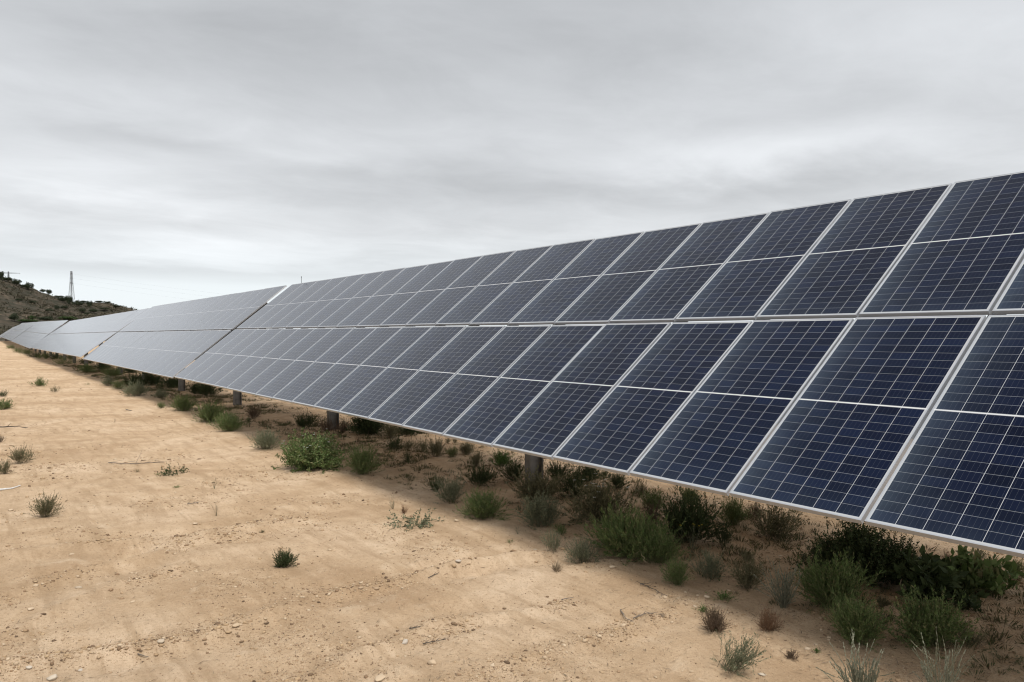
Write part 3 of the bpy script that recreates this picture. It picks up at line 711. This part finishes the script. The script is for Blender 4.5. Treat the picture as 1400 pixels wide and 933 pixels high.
# ------------------------------------------------------------------ plants, from far left to near right
PL = [
# name, px, py, w, h, kind, palette, label, category, density
('shrub', 15, 477, 9, 5, 'bush', 'green', 'smallest green bush at the far end of the strip under the distant panels', .4),
('shrub', 24, 482, 13, 6, 'bush', 'green', 'second green bush from the far end of the strip under the distant panels', .4),
('shrub', 37, 485, 15, 6, 'bush', 'green', 'green bush under the gap between third and fourth tracker', .5),
('shrub', 50, 489, 16, 6, 'bush', 'dark', 'dark low bush just right of the gap between distant trackers', .5),
('shrub', 63, 491, 15, 7, 'bush', 'green', 'green bush in the middle of the far strip, at its sandy edge', .5),
('shrub', 78, 492, 17, 9, 'bush', 'dark', 'dark round bush under the lower edge of the pale third tracker', .6),
('shrub', 96, 492, 18, 8, 'bush', 'dark', 'dark bush beside the post left of the second gap', .6),
('shrub', 88, 499, 24, 6, 'tuft', 'green', 'flat green weeds in front of the far dark bushes', .5),
('shrub', 119, 498, 18, 8, 'bush', 'dark', 'black green bush right under the gap between second and third tracker', .6),
('shrub', 119, 510, 18, 9, 'tuft', 'green', 'bright green tuft on the sand below the second gap', .6),
('shrub', 141, 507, 22, 12, 'bush', 'dark', 'dark bush between the first two posts of the second tracker', .6),
('shrub', 153, 516, 26, 8, 'tuft', 'green', 'wide low green tuft left of the dark bush row', .6),
('shrub', 181, 511, 26, 12, 'bush', 'dark', 'dark wide bush left of the third post seen from the left', .7),
('tuft', 148, 528, 16, 11, 'tuft', 'sage', 'small grey green tuft standing at the left end of the sandy edge row', .5),
('tuft', 163, 533, 16, 12, 'tuft', 'green', 'small green tuft just right of the grey green one', .5),
('shrub', 186, 529, 26, 12, 'bush', 'dark', 'low dark bush behind the small tufts at the sandy edge', .7),
('shrub', 208, 527, 30, 18, 'bush', 'dark', 'dense dark bush left of the square steel post', .8),
('tuft', 188, 543, 28, 15, 'tuft', 'sage', 'spreading grey green tuft below the dense dark bush', .7),
('tuft', 220, 545, 24, 13, 'tuft', 'sage', 'rounded grey green tuft between spreading tuft and post', .7),
('tuft', 220, 559, 16, 9, 'tuft', 'green', 'little green tuft alone on the sand below the rounded tuft', .5),
('shrub', 236, 531, 26, 13, 'bush', 'dark', 'brownish dark bush touching the post at the first gap', .6),
('tuft', 251, 563, 42, 18, 'tuft', 'green', 'broad pale green tuft halfway up the left vegetation edge', .9),
('shrub', 268, 540, 22, 16, 'bush', 'dark', 'dark bush right of the post at the first gap', .6),
('shrub', 284, 543, 30, 18, 'wispy', 'dark', 'dark twiggy bush under the panel edge right of that post', 1.0),
('tuft', 288, 579, 48, 22, 'tuft', 'green', 'large green grass clump left half of a double clump', 1.1),
('tuft', 313, 591, 44, 26, 'tuft', 'green', 'large green grass clump right half of a double clump', 1.1),
('shrub', 347, 574, 26, 16, 'wispy', 'brown', 'brownish twiggy plant right behind the double grass clump', .8),
('plant', 376, 580, 12, 10, 'sprig', 'dark', 'tiny dark sprig behind the leafy clump at the second post', .6),
('plant', 340, 600, 14, 10, 'sprig', 'olive', 'small thin sprig left of the pale leafy clump', .7),
('shrub', 364, 617, 44, 26, 'tuft', 'sage', 'pale leafy clump left of the dense dark green bush', 1.0),
('shrub', 424, 645, 92, 31, 'bush', 'green', 'dense round dark green bush with small white flowers, largest on the left', 2.4),
('shrub', 417, 588, 36, 24, 'wispy', 'dark', 'dark upright shrub in shade left of the second post', 1.0),
('shrub', 447, 592, 22, 14, 'wispy', 'brown', 'low brown shrub at the foot of the second post, left side', .6),
('shrub', 470, 594, 24, 13, 'wispy', 'brown', 'low brown shrub at the foot of the second post, right side', .6),
('shrub', 503, 597, 46, 27, 'bush', 'dark', 'black green leafy bush touching the panel edge', 1.3),
('shrub', 534, 601, 26, 22, 'tuft', 'olive', 'olive shrub attached to the right of the black green bush', .7),
('plant', 490, 606, 12, 10, 'dry', 'brown', 'tiny brown plant below the black green bush', .4),
('tuft', 495, 652, 42, 38, 'tuft', 'green', 'fan of fine green grass right of the dense round bush', 1.2),
('shrub', 565, 596, 44, 9, 'bush', 'dark', 'dark flat bush peeking out under the panel edge', .7),
('plant', 539, 616, 24, 13, 'wispy', 'dark', 'small dark plant in the shade, left one of five', .6),
('plant', 558, 617, 20, 14, 'wispy', 'olive', 'small olive plant in the shade, second of five', .6),
('plant', 577, 619, 20, 17, 'wispy', 'olive', 'small plant in the shade, third of five', .6),
('plant', 595, 627, 30, 22, 'wispy', 'olive', 'widest small plant in the shade, fourth of five', .9),
('plant', 618, 626, 18, 15, 'wispy', 'green', 'small green plant in the shade, fifth of five', .7),
('plant', 558, 633, 14, 10, 'wispy', 'dark', 'tiny dark plant alone on the shaded sand', .5),
('plant', 581, 643, 6, 14, 'sprig', 'dark', 'single thin dark stem on the shaded sand', .4),
('plant', 613, 607, 10, 8, 'wispy', 'olive', 'tiny plant under the panel edge, left of a pair', .4),
('plant', 622, 607, 10, 7, 'wispy', 'olive', 'tiny plant under the panel edge, right of a pair', .4),
('plant', 638, 624, 26, 14, 'tuft', 'olive', 'low olive tuft behind the narrow upright plant', .6),
('plant', 651, 640, 20, 22, 'tuft', 'olive', 'narrow upright plant left of the glossy leafy one', .7),
('plant', 686, 640, 30, 21, 'bush', 'fresh', 'small glossy bright green bush left of the near post', .7),
('shrub', 703, 661, 36, 30, 'wispy', 'dark', 'dark twiggy shrub just left of the near post', 1.1),
('shrub', 734, 692, 58, 32, 'wispy', 'olive', 'spiky olive shrub growing in front of the near post', 1.4),
('shrub', 763, 660, 34, 24, 'wispy', 'dark', 'dark shrub right behind the near post', .9),
('shrub', 786, 683, 44, 34, 'wispy', 'dark', 'dark round twiggy shrub right of the near post', 1.2),
('shrub', 803, 660, 36, 22, 'bush', 'dark', 'dark green leafy shrub under the panel edge right of the near post', .8),
('plant', 826, 656, 20, 12, 'bush', 'dark', 'small dark leafy plant under the panel seam', .5),
('plant', 846, 670, 28, 22, 'bush', 'dark', 'dark bushy plant under the panel edge with bare sand to its left', .7),
('plant', 596, 673, 26, 14, 'wispy', 'dark', 'low dark sprawling plant at the left edge of the shade', .7),
('shrub', 618, 690, 38, 30, 'wispy', 'sage', 'open grey green shrub at the edge of the shade', 1.0),
('shrub', 655, 668, 42, 22, 'wispy', 'dark', 'low dark shrub behind the tuft with feathery tops', .9),
('tuft', 661, 713, 50, 34, 'tuft', 'green', 'thick green tuft with pale feathery tops', 1.3),
('plant', 687, 713, 24, 6, 'low', 'fresh', 'flat green weed attached to the feathery tuft', .5),
('shrub', 738, 726, 54, 36, 'wispy', 'sage', 'rounded grey green shrub below the near post', 1.5),
('plant', 763, 727, 26, 10, 'low', 'green', 'flat green weed under the rounded grey green shrub', .5),
('plant', 708, 732, 10, 14, 'sprig', 'sage', 'tiny sprig left of the rounded grey green shrub', .5),
('plant', 768, 733, 14, 13, 'wispy', 'green', 'tiny green sprig right of the rounded grey green shrub', .6),
('plant', 537, 697, 22, 22, 'sprig', 'sage', 'small open sprig on the bare sand above the brown tuft', 1.1),
('plant', 552, 703, 14, 12, 'dry', 'rust', 'tiny reddish brown plant above the creeping weed', .4),
('creeper', 566, 722, 66, 14, 'flat', 'sage', 'creeping leafy weed lying on the sand in the middle', 1.3),
('plant', 697, 743, 11, 5, 'low', 'green', 'tiny green speck of weed on bare sand below the feathery tuft', .3),
('shrub', 820, 728, 76, 50, 'wispy', 'olive', 'tall spiky shrub with white flowers in the shade', 1.7),
('plant', 757, 766, 30, 34, 'wispy', 'sage', 'see through upright sprig above a brown tuft on the sand', .5),
('plant', 760, 783, 20, 15, 'dry', 'straw', 'small straw brown tuft on the sand, left of the green patch', .5),
('plant', 797, 772, 40, 32, 'wispy', 'sage', 'grey green open plant left of the big green patch', .9),
('shrub', 860, 770, 88, 46, 'tuft', 'green', 'big sprawling green clump, left part', 1.7),
('shrub', 902, 778, 60, 44, 'tuft', 'green', 'big sprawling green clump, right part', 1.3),
('shrub', 926, 804, 36, 40, 'tuft', 'green', 'narrow green plant at the front corner of the big clump', 1.0),
('shrub', 971, 797, 40, 38, 'wispy', 'sage', 'dim grey green plant right of the narrow green one', 1.0),
('plant', 876, 678, 22, 18, 'wispy', 'olive', 'small olive plant under the panel edge above the spiky shrub', .6),
('shrub', 894, 698, 32, 28, 'bush', 'green', 'fresh leafed shrub in the shade behind the brownish one', .8),
('shrub', 892, 728, 42, 30, 'wispy', 'brown', 'thin brownish shrub behind the big green clump', .7),
('shrub', 943, 690, 30, 22, 'bush', 'green', 'green leafy shrub right under a panel corner', .7),
('shrub', 938, 748, 72, 58, 'wispy', 'dark', 'very dark tall shrub in deep shade', 2.0),
('plant', 946, 762, 34, 44, 'sprig', 'sage', 'pale stemmed plant with tiny flowers before the very dark shrub', 1.2),
('shrub', 988, 750, 32, 30, 'wispy', 'dark', 'dark shrub right of the very dark tall one', .8),
('shrub', 1003, 723, 40, 42, 'tuft', 'green', 'tall green shrub under the middle of the near panel', 1.0),
('shrub', 1033, 714, 24, 28, 'wispy', 'brown', 'bare brown little shrub against bright sand', .7),
('shrub', 1056, 743, 62, 36, 'wispy', 'olive', 'open spiky shrub in front of the bright sand gap', 1.0),
('plant', 1021, 771, 18, 14, 'wispy', 'olive', 'small sprig on shaded sand left of the pale grey plant', .5),
('shrub', 1023, 812, 42, 42, 'wispy', 'olive', 'olive shrub just left of the pale grey stems', 1.1),
('shrub', 1072, 840, 66, 66, 'sprig', 'grey', 'pale grey plant with many bare upright stems', 6),
('plant', 990, 824, 34, 15, 'low', 'fresh', 'low bright green grass rosette on the sand', 1.0),
('plant', 962, 840, 26, 12, 'low', 'fresh', 'bright green grass behind the round brown cushion', .7),
('dry_plant', 977, 868, 46, 34, 'dry', 'brown', 'round dark brown dry cushion plant', 2.0),
('dry_plant', 1050, 868, 38, 32, 'dry', 'rust', 'reddish brown dry plant right of the round cushion', 1.0),
('plant', 995, 928, 70, 54, 'wispy', 'sage', 'open sage plant with leaning stems at the bottom edge', .8),
('dry_plant', 1082, 903, 24, 9, 'dry', 'brown', 'tiny flat brown plant near the bottom edge', .5),
('plant', 1116, 894, 10, 6, 'low', 'fresh', 'tiny green weed right of the flat brown plant', .3),
('shrub', 1137, 843, 78, 74, 'tuft', 'green', 'tall feathery green bush left of the rounder one', 1.5),
('shrub', 1173, 890, 72, 58, 'tuft', 'green', 'round feathery green bush in front of the tall one', 1.4),
('shrub', 1128, 800, 60, 62, 'bush', 'dark', 'dark leafy bush, left lobe of the big mass under the panel corner', 1.0),
('shrub', 1176, 806, 90, 86, 'bush', 'dark', 'largest dark leafy bush under the panel corner', 2.0),
('shrub', 1226, 808, 64, 76, 'bush', 'dark', 'dark leafy bush, right lobe of the big mass under the panel corner', 1.2),
('shrub', 1272, 824, 78, 38, 'broad', 'dark', 'low dark bush with broad leaves right of the big mass', 1.8),
('shrub', 1338, 816, 74, 34, 'broad', 'green', 'low spreading leafy plant near the right edge in shade', 1.3),
('plant', 1322, 838, 34, 16, 'broad', 'dark', 'small dark rosette below the spreading leafy plant', .7),
('dry_plant', 1293, 777, 24, 20, 'dry', 'rust', 'rusty dry plant behind the broad leaved bush', .7),
('plant', 1338, 776, 26, 24, 'wispy', 'sage', 'small sage sprig on bright sand below the right panel', .6),
('plant', 1390, 795, 32, 28, 'wispy', 'green', 'green spiky plant at the right edge under the panel', .8),
('plant', 1207, 832, 18, 12, 'wispy', 'olive', 'tiny olive sprig on shaded sand below the big mass', .5),
('shrub', 1272, 892, 80, 54, 'wispy', 'green', 'round grey green shrub near the bottom right', 2.2),
('plant', 1326, 884, 30, 18, 'wispy', 'olive', 'thin twiggy growth right of the round bottom shrub', .6),
('shrub', 1178, 985, 120, 92, 'sprig', 'grey', 'silvery plant with long stems cut by the bottom edge, left one', 8),
('shrub', 1286, 990, 120, 112, 'sprig', 'grey', 'silvery plant with tall spikes cut by the bottom edge, right one', 4.5),
('creeper', 1378, 918, 46, 22, 'flat', 'olive', 'green stem lying on the sand in the bottom right corner', .5),
('plant', 5, 543, 16, 9, 'bush', 'dark', 'small dark plant at the left edge, upper one', .4),
('plant', 4, 561, 30, 13, 'bush', 'green', 'green plant cut by the left edge, second from above', .6),
('plant', 53, 529, 17, 10, 'bush', 'green', 'small green plant alone in the upper left sand', .4),
('plant', 75, 537, 13, 6, 'wispy', 'olive', 'tiny flat plant right below the lone green one', .3),
('plant', 120, 527, 8, 4, 'low', 'green', 'green speck of weed left of the vegetation edge', .3),
('plant', 30, 636, 36, 24, 'wispy', 'olive', 'open twiggy plant near the left edge, right one of two', .8),
('plant', 6, 650, 28, 22, 'wispy', 'olive', 'twiggy plant cut by the left edge beside another', .8),
('plant', 1, 606, 14, 12, 'wispy', 'brown', 'brown dry sprig at the very left edge', .4),
('plant', 61, 710, 42, 34, 'wispy', 'olive', 'wiry upright plant on the sand in the lower left', 1.1),
('plant', 188, 646, 11, 6, 'low', 'olive', 'tiny plant under the dry twig line', .3),
('creeper', 243, 650, 44, 13, 'flat', 'dark', 'dark creeping weed with curled tips on the left sand', .9),
('plant', 215, 650, 12, 4, 'low', 'green', 'flat green speck left of the dark creeping weed', .3),
('plant', 242, 668, 15, 5, 'low', 'fresh', 'bright flat green speck below the dark creeping weed', .4),
('plant', 293, 669, 10, 20, 'sprig', 'sage', 'slender sprig on bare sand, upper one of two', .6),
('plant', 296, 707, 17, 26, 'sprig', 'sage', 'slender branched sprig on bare sand, lower one of two', .6),
('plant', 157, 578, 4, 6, 'sprig', 'olive', 'single tiny stem in the middle of the left sand', .4),
('plant', 389, 778, 36, 25, 'bush', 'dark', 'compact dark plant alone in the lower middle sand', 1.0),
('plant', 358, 730, 13, 5, 'low', 'olive', 'tiny flat plant above the compact dark one', .3),
('plant', 340, 578, 10, 8, 'wispy', 'dark', 'tiny dark plant left of the leafy shade plants', .3),
]
FL = {'largest on the left': (26, 'petal'), 'white flowers in the shade': (22, 'petal'), 'tiny flowers before': (10, 'yellow_petal')}
LEAN = {'leaning stems at the bottom': (.55, .6), 'wiry upright plant': (.1, .15)}
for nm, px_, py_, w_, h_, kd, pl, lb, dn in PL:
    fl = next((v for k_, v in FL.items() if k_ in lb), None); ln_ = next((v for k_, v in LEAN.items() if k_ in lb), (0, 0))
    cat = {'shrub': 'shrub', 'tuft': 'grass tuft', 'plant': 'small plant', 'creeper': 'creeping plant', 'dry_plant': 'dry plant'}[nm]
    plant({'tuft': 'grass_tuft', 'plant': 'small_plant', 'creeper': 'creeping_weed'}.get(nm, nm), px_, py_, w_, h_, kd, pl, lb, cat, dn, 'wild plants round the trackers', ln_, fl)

# ------------------------------------------------------------------ stones, sticks, gravel
STONE = island_mat('stones', [(.30, .22, .14), (.42, .34, .25), (.52, .45, .36), (.36, .31, .26)], .9)
PALE = island_mat('pale_stone', [(.42, .31, .20), (.52, .41, .29)], .9)
ico_v = None
def ico():
    t = (1+5**.5)/2
    v = np.array([(-1,t,0),(1,t,0),(-1,-t,0),(1,-t,0),(0,-1,t),(0,1,t),(0,-1,-t),(0,1,-t),(t,0,-1),(t,0,1),(-t,0,-1),(-t,0,1)], float)
    f = np.array([(0,11,5),(0,5,1),(0,1,7),(0,7,10),(0,10,11),(1,5,9),(5,11,4),(11,10,2),(10,7,6),(7,1,8),(3,9,4),(3,4,2),(3,2,6),(3,6,8),(3,8,9),(4,9,5),(2,4,11),(6,2,10),(8,6,7),(9,8,1)])
    return v/np.linalg.norm(v[0]), f
IV, IF = ico()
def stones(C, S, g, flatn=.55):
    n = len(C); V = IV[None]*(1 + g.normal(0, .22, (n, 12, 1))) * (S[:, None, None]) * np.stack([g.uniform(.7, 1.4, n), g.uniform(.7, 1.2, n), g.uniform(.35, .8, n)*flatn/.55], 1)[:, None]
    a = g.uniform(0, 6.28, n); ca, sa = np.cos(a)[:, None], np.sin(a)[:, None]
    V = np.stack([V[..., 0]*ca - V[..., 1]*sa, V[..., 0]*sa + V[..., 1]*ca, V[..., 2]], -1) + C[:, None]
    F = (IF[None] + (np.arange(n)*12)[:, None, None]).reshape(-1, 3)
    return V.reshape(-1, 3), F
def gravel():
    g = np.random.default_rng(21); n = 520000
    px = g.uniform(-120, 1520, n); py = 500 + 480*g.uniform(0, 1, n)**.8
    r = np.array([ray(a, 0) for a in (0,)])  # keeps ray() warm for the loop below
    dx = (px-700)/FPX; dyv = -(py-466.5)/FPX
    D = RIGHT[None]*dx[:, None] + UP[None]*dyv[:, None] + FWD[None]; k = EYE/-D[:, 2]; x = D[:, 0]*k; y = D[:, 1]*k
    rutd = np.min([seg_dist(x, y, P) / w for P, w, a in RUTS], axis=0)
    dens = np.clip(fbm(x*1.1, y*1.1, 91, 4)*1.6 + .10, 0, 1) + .95*np.exp(-(rutd/2.0)**2)*np.clip(.35 + 2*fbm(x*1.6, y*1.6, 97, 2), 0, 1) + .06
    dens += .35 * ((y > 4.2) & (y < 8)) * np.clip(fbm(x*2, y*2, 99, 2)+.3, 0, 1)
    keep = g.uniform(0, 1, n) < dens*.44; x, y, k, rutd = x[keep], y[keep], k[keep], rutd[keep]; n = len(x)
    s = .0027 * np.exp(g.exponential(.36, n)); s = np.clip(s, 0, .015) * np.clip(k/6, .8, 2.0) * (1 + .5*np.exp(-(rutd/1.5)**2))
    z = terrain(x, y); C = np.stack([x, y, z + s*.12], 1)
    V, F = stones(C, s, g)
    mt = island_mat('gravel_grains', [(.12, .08, .05), (.26, .17, .10), (.42, .30, .18), (.36, .25, .15), (.50, .39, .27), (.30, .20, .12)], .95)
    tag(mesh_obj('gravel', quads_mesh('gravel', V, F, mt)), 'fine gravel and crumbs of earth strewn over the sand', 'gravel', kind='stuff')
    # dry litter: splinters and leaf bits
    n = 16000; px = g.uniform(-60, 1460, n); py = 520 + 440*g.uniform(0, 1, n)
    dx = (px-700)/FPX; dyv = -(py-466.5)/FPX
    D = RIGHT[None]*dx[:, None] + UP[None]*dyv[:, None] + FWD[None]; k = EYE/-D[:, 2]; x = D[:, 0]*k; y = D[:, 1]*k
    sh = (y > 4.0) & (y < 8.2); keep = g.uniform(0, 1, n) < np.where(sh, .95, .20); x, y = x[keep], y[keep]; n = len(x)
    a = g.uniform(0, 6.28, n); d = unit(np.stack([np.cos(a), np.sin(a), g.uniform(-.05, .25, n)], 1)); W = unit(np.cross(d, np.array([0, 0, 1.]) + g.normal(0, .3, (n, 3))))
    v, f = leaf_quads(np.stack([x, y, terrain(x, y) + .004], 1), d, W, g.uniform(.012, .075, n), g.uniform(.002, .006, n))
    mt = island_mat('litter_bits', [(.10, .07, .045), (.20, .14, .085), (.33, .25, .16), (.13, .10, .07)], .95)
    tag(mesh_obj('dry_litter', quads_mesh('dry_litter', v, f, mt)), 'dry plant litter scattered under the panels and on the sand', 'litter', kind='stuff')
gravel()
def weeds():
    # tiny sprouts and dead grass between the larger plants, thickest in the shade of the panels
    g = np.random.default_rng(71); n = 5200; x = -1.5 - 58*g.uniform(0, 1, n)**1.6 + 3*g.uniform(0, 1, n); y = g.normal(5.9, .75, n)
    keep = (y > 4.75) & (fbm(x*.9, y*1.3, 83, 3) + g.normal(0, .12, n) > -.05); x, y = x[keep], y[keep]; n = len(x); m_ = 26
    c = np.repeat(np.stack([x, y, terrain(x, y)], 1), m_, 0); s = np.repeat(g.uniform(.02, .075, n)*(1+.3*np.clip(-x/20, 0, 2)), m_); N_ = n*m_
    o = g.normal(0, .5, (N_, 3)); o[:, 2] = 0; D = unit(np.stack([o[:, 0]*.9, o[:, 1]*.9, g.uniform(.25, 1.3, N_)], 1) + g.normal(0, .2, (N_, 3))); D[:, 2] = np.abs(D[:, 2])
    W = unit(np.cross(D, g.normal(0, 1, (N_, 3))))
    v, f = leaf_quads(c + o*s[:, None]*.8, D, W, s*g.uniform(.5, 1.3, N_), s*g.uniform(.05, .14, N_))
    mt = island_mat('weed_blades', [(.055, .062, .024), (.09, .088, .042), (.14, .11, .065), (.065, .085, .03), (.11, .075, .045)], .9, .15)
    tag(mesh_obj('weed_cover', quads_mesh('weed_cover', v, f, mt)), 'sparse tiny weeds and dead grass on the soil under the panels', 'ground cover', kind='stuff')
weeds()
g0 = np.random.default_rng(33)
ST = [(267, 717, 12, 'pale', 'pale rounded stone below the lower slender sprig'), (72, 928, 16, 'stone', 'brown stone at the bottom edge among the rut gravel'),
 (220, 885, 14, 'stone', 'flat grey stone on the rut near the bottom left'), (107, 804, 8, 'stone', 'brown stone on the left rut, upright'), (98, 759, 9, 'pale', 'pale flat stone on the upper left rut'),
 (229, 753, 5, 'pale', 'small white stone on the middle of the upper rut'), (181, 824, 9, 'pale', 'flat pale stone left of the compact dark plant'), (322, 857, 13, 'pale', 'broken pale stone where the rut leaves toward the middle'),
 (42, 834, 12, 'pale', 'flat pale stone in the lower left between two ruts'), (110, 917, 8, 'stone', 'grey stone beside the bottom left rut'), (40, 912, 11, 'stone', 'rough stone in the bottom left corner'),
 (415, 818, 7, 'pale', 'small pale stone left below the compact dark plant'), (554, 879, 11, 'stone', 'brown flat stone above the bottom middle twigs'), (590, 908, 16, 'pale', 'flat whitish stone near the bottom middle'),
 (626, 780, 11, 'stone', 'grey stone in the gravel patch of the middle'), (518, 930, 20, 'pale', 'whitish slab cut by the bottom edge in the middle'), (673, 911, 9, 'pale', 'small pale stone near the bottom, right of the middle'),
 (909, 818, 9, 'pale', 'white stone below the narrow green plant'), (967, 817, 10, 'pale', 'pinkish stone left of the bright green rosette'), (954, 815, 6, 'pale', 'small white stone left of the pinkish one'),
 (837, 776, 11, 'pale', 'grey white stone at the foot of the big green clump'), (1134, 873, 10, 'pale', 'pale stone left of the round feathery bush'), (1104, 888, 9, 'pale', 'flat pale stone between tiny brown and green plants'),
 (1042, 923, 11, 'stone', 'flat stone at the bottom edge right of the leaning plant'), (710, 664, 6, 'pale', 'white stone under the shrub left of the near post'), (624, 713, 9, 'pale', 'flat white stone left of the feathery tuft'),
 (1067, 761, 9, 'pale', 'white lump on shaded sand above the pale grey plant'), (732, 752, 6, 'stone', 'dark reddish clod above the straw brown tuft'), (15, 698, 10, 'pale', 'pale flat stone at the left edge above the rut'), (48, 686, 7, 'pale', 'pale stone right behind the wiry plant')]
for px_, py_, w_, mk, lb in ST:
    x, y, z, mpp = gpt(px_, py_); s = w_*mpp*.42
    V, F = stones(np.array([[0, 0, s*.2]]), np.array([s]), g0, .5)
    me = quads_mesh('stone', V, F, PALE if mk == 'pale' else STONE, False)
    o = mesh_obj('stone', me, None, (x, y, z), (0, 0, g0.uniform(0, 6))); tag(o, lb, 'stone', 'larger stones on the sand')
    bv = o.modifiers.new('bevel', 'BEVEL'); bv.width = s*.12; bv.segments = 2
def twig(pxs, rad, label, mat, branches=4, cat='twig', name='dry_twig', lift=.012):
    P = []
    for q in pxs:
        x, y, z, mpp = gpt(*q); P.append(np.array([x, y, z]))
    o = P[0].copy(); mb = MB(); gg = np.random.default_rng(int(sum(map(sum, pxs))))
    Ls = np.linalg.norm(P[-1]-P[0]); pts = []
    for a, b in zip(P[:-1], P[1:]):
        for t in np.linspace(0, 1, 5)[:-1]: pts.append(a+(b-a)*t + gg.normal(0, .012*Ls, 3)*(1, 1, .3) + (0, 0, lift))
    pts.append(P[-1] + (0, 0, lift)); pts = [p - o for p in pts]
    for i, (a, b) in enumerate(zip(pts[:-1], pts[1:])):
        mb.bar(a, b, rad*(1 - .6*i/len(pts)), 5, rad*(1 - .6*(i+1)/len(pts)))
    for _ in range(branches):
        i = gg.integers(0, len(pts)-1); d = unit(pts[i+1]-pts[i] + gg.normal(0, .5, 3)*Ls*.12*(1, 1, .5)); l = Ls*gg.uniform(.12, .35)
        q = pts[i] + d*l*.5 + (0, 0, .01); mb.bar(pts[i], q, rad*.5, 4, rad*.4); mb.bar(q, q + unit(d + gg.normal(0, .3, 3))*l*.5, rad*.4, 4, rad*.15)
    tag(mesh_obj(name, mb.mesh(name, mat), None, tuple(o)), label, cat, 'dry twigs on the sand')
TW = M['bark']; TWG = metal_mat('grey_twig', (.22, .18, .14), .9, 0, .25); WH = metal_mat('white_plastic', (.68, .68, .66), .5, 0, .05)
twig([(148, 634), (185, 635), (224, 633)], .006, 'long dry twig line on the left sand above the creeping weed', TWG, 14)
twig([(-2, 585), (18, 584), (38, 586)], .012, 'brown dry branch at the left edge in the upper sand', TW, 8)
twig([(0, 671), (16, 669), (28, 665)], .012, 'white stick pointing in from the left edge', WH, 0, 'stick', 'white_stick')
twig([(172, 561), (180, 562)], .012, 'short dark stick alone in the upper left sand', M['cable'], 1)
twig([(188, 887), (197, 890), (203, 888)], .004, 'short curved stick on the rut near the bottom left', TWG, 0)
twig([(866, 848), (884, 840), (908, 846)], .004, 'spidery dry twigs at the bottom below the green clump', TWG, 14)
twig([(848, 836), (856, 848), (866, 852)], .004, 'thin bent twig left of the spidery twigs', TWG, 2)
twig([(876, 800), (890, 806), (912, 817)], .004, 'dry twig bundle between green clump and spidery twigs', TW, 12)
twig([(578, 883), (590, 880), (610, 877)], .0035, 'small forked twig above the whitish stone', TW, 7)
twig([(560, 862), (575, 859)], .005, 'short dark twig above the forked twig', TW, 2)
twig([(586, 792), (600, 786)], .004, 'short twig in the gravel patch of the middle', TW, 1)
twig([(768, 822), (784, 819)], .004, 'single straight twig on the right middle sand', TWG, 0)
twig([(866, 757), (876, 772), (884, 786)], .004, 'long straw leaning out of the big green clump', island_mat('straw_stem', [(.42, .33, .19), (.46, .36, .22)], .9), 1, lift=.10)
twig([(256, 690), (272, 689)], .005, 'dark litter twigs left of the lower slender sprig', TWG, 10)
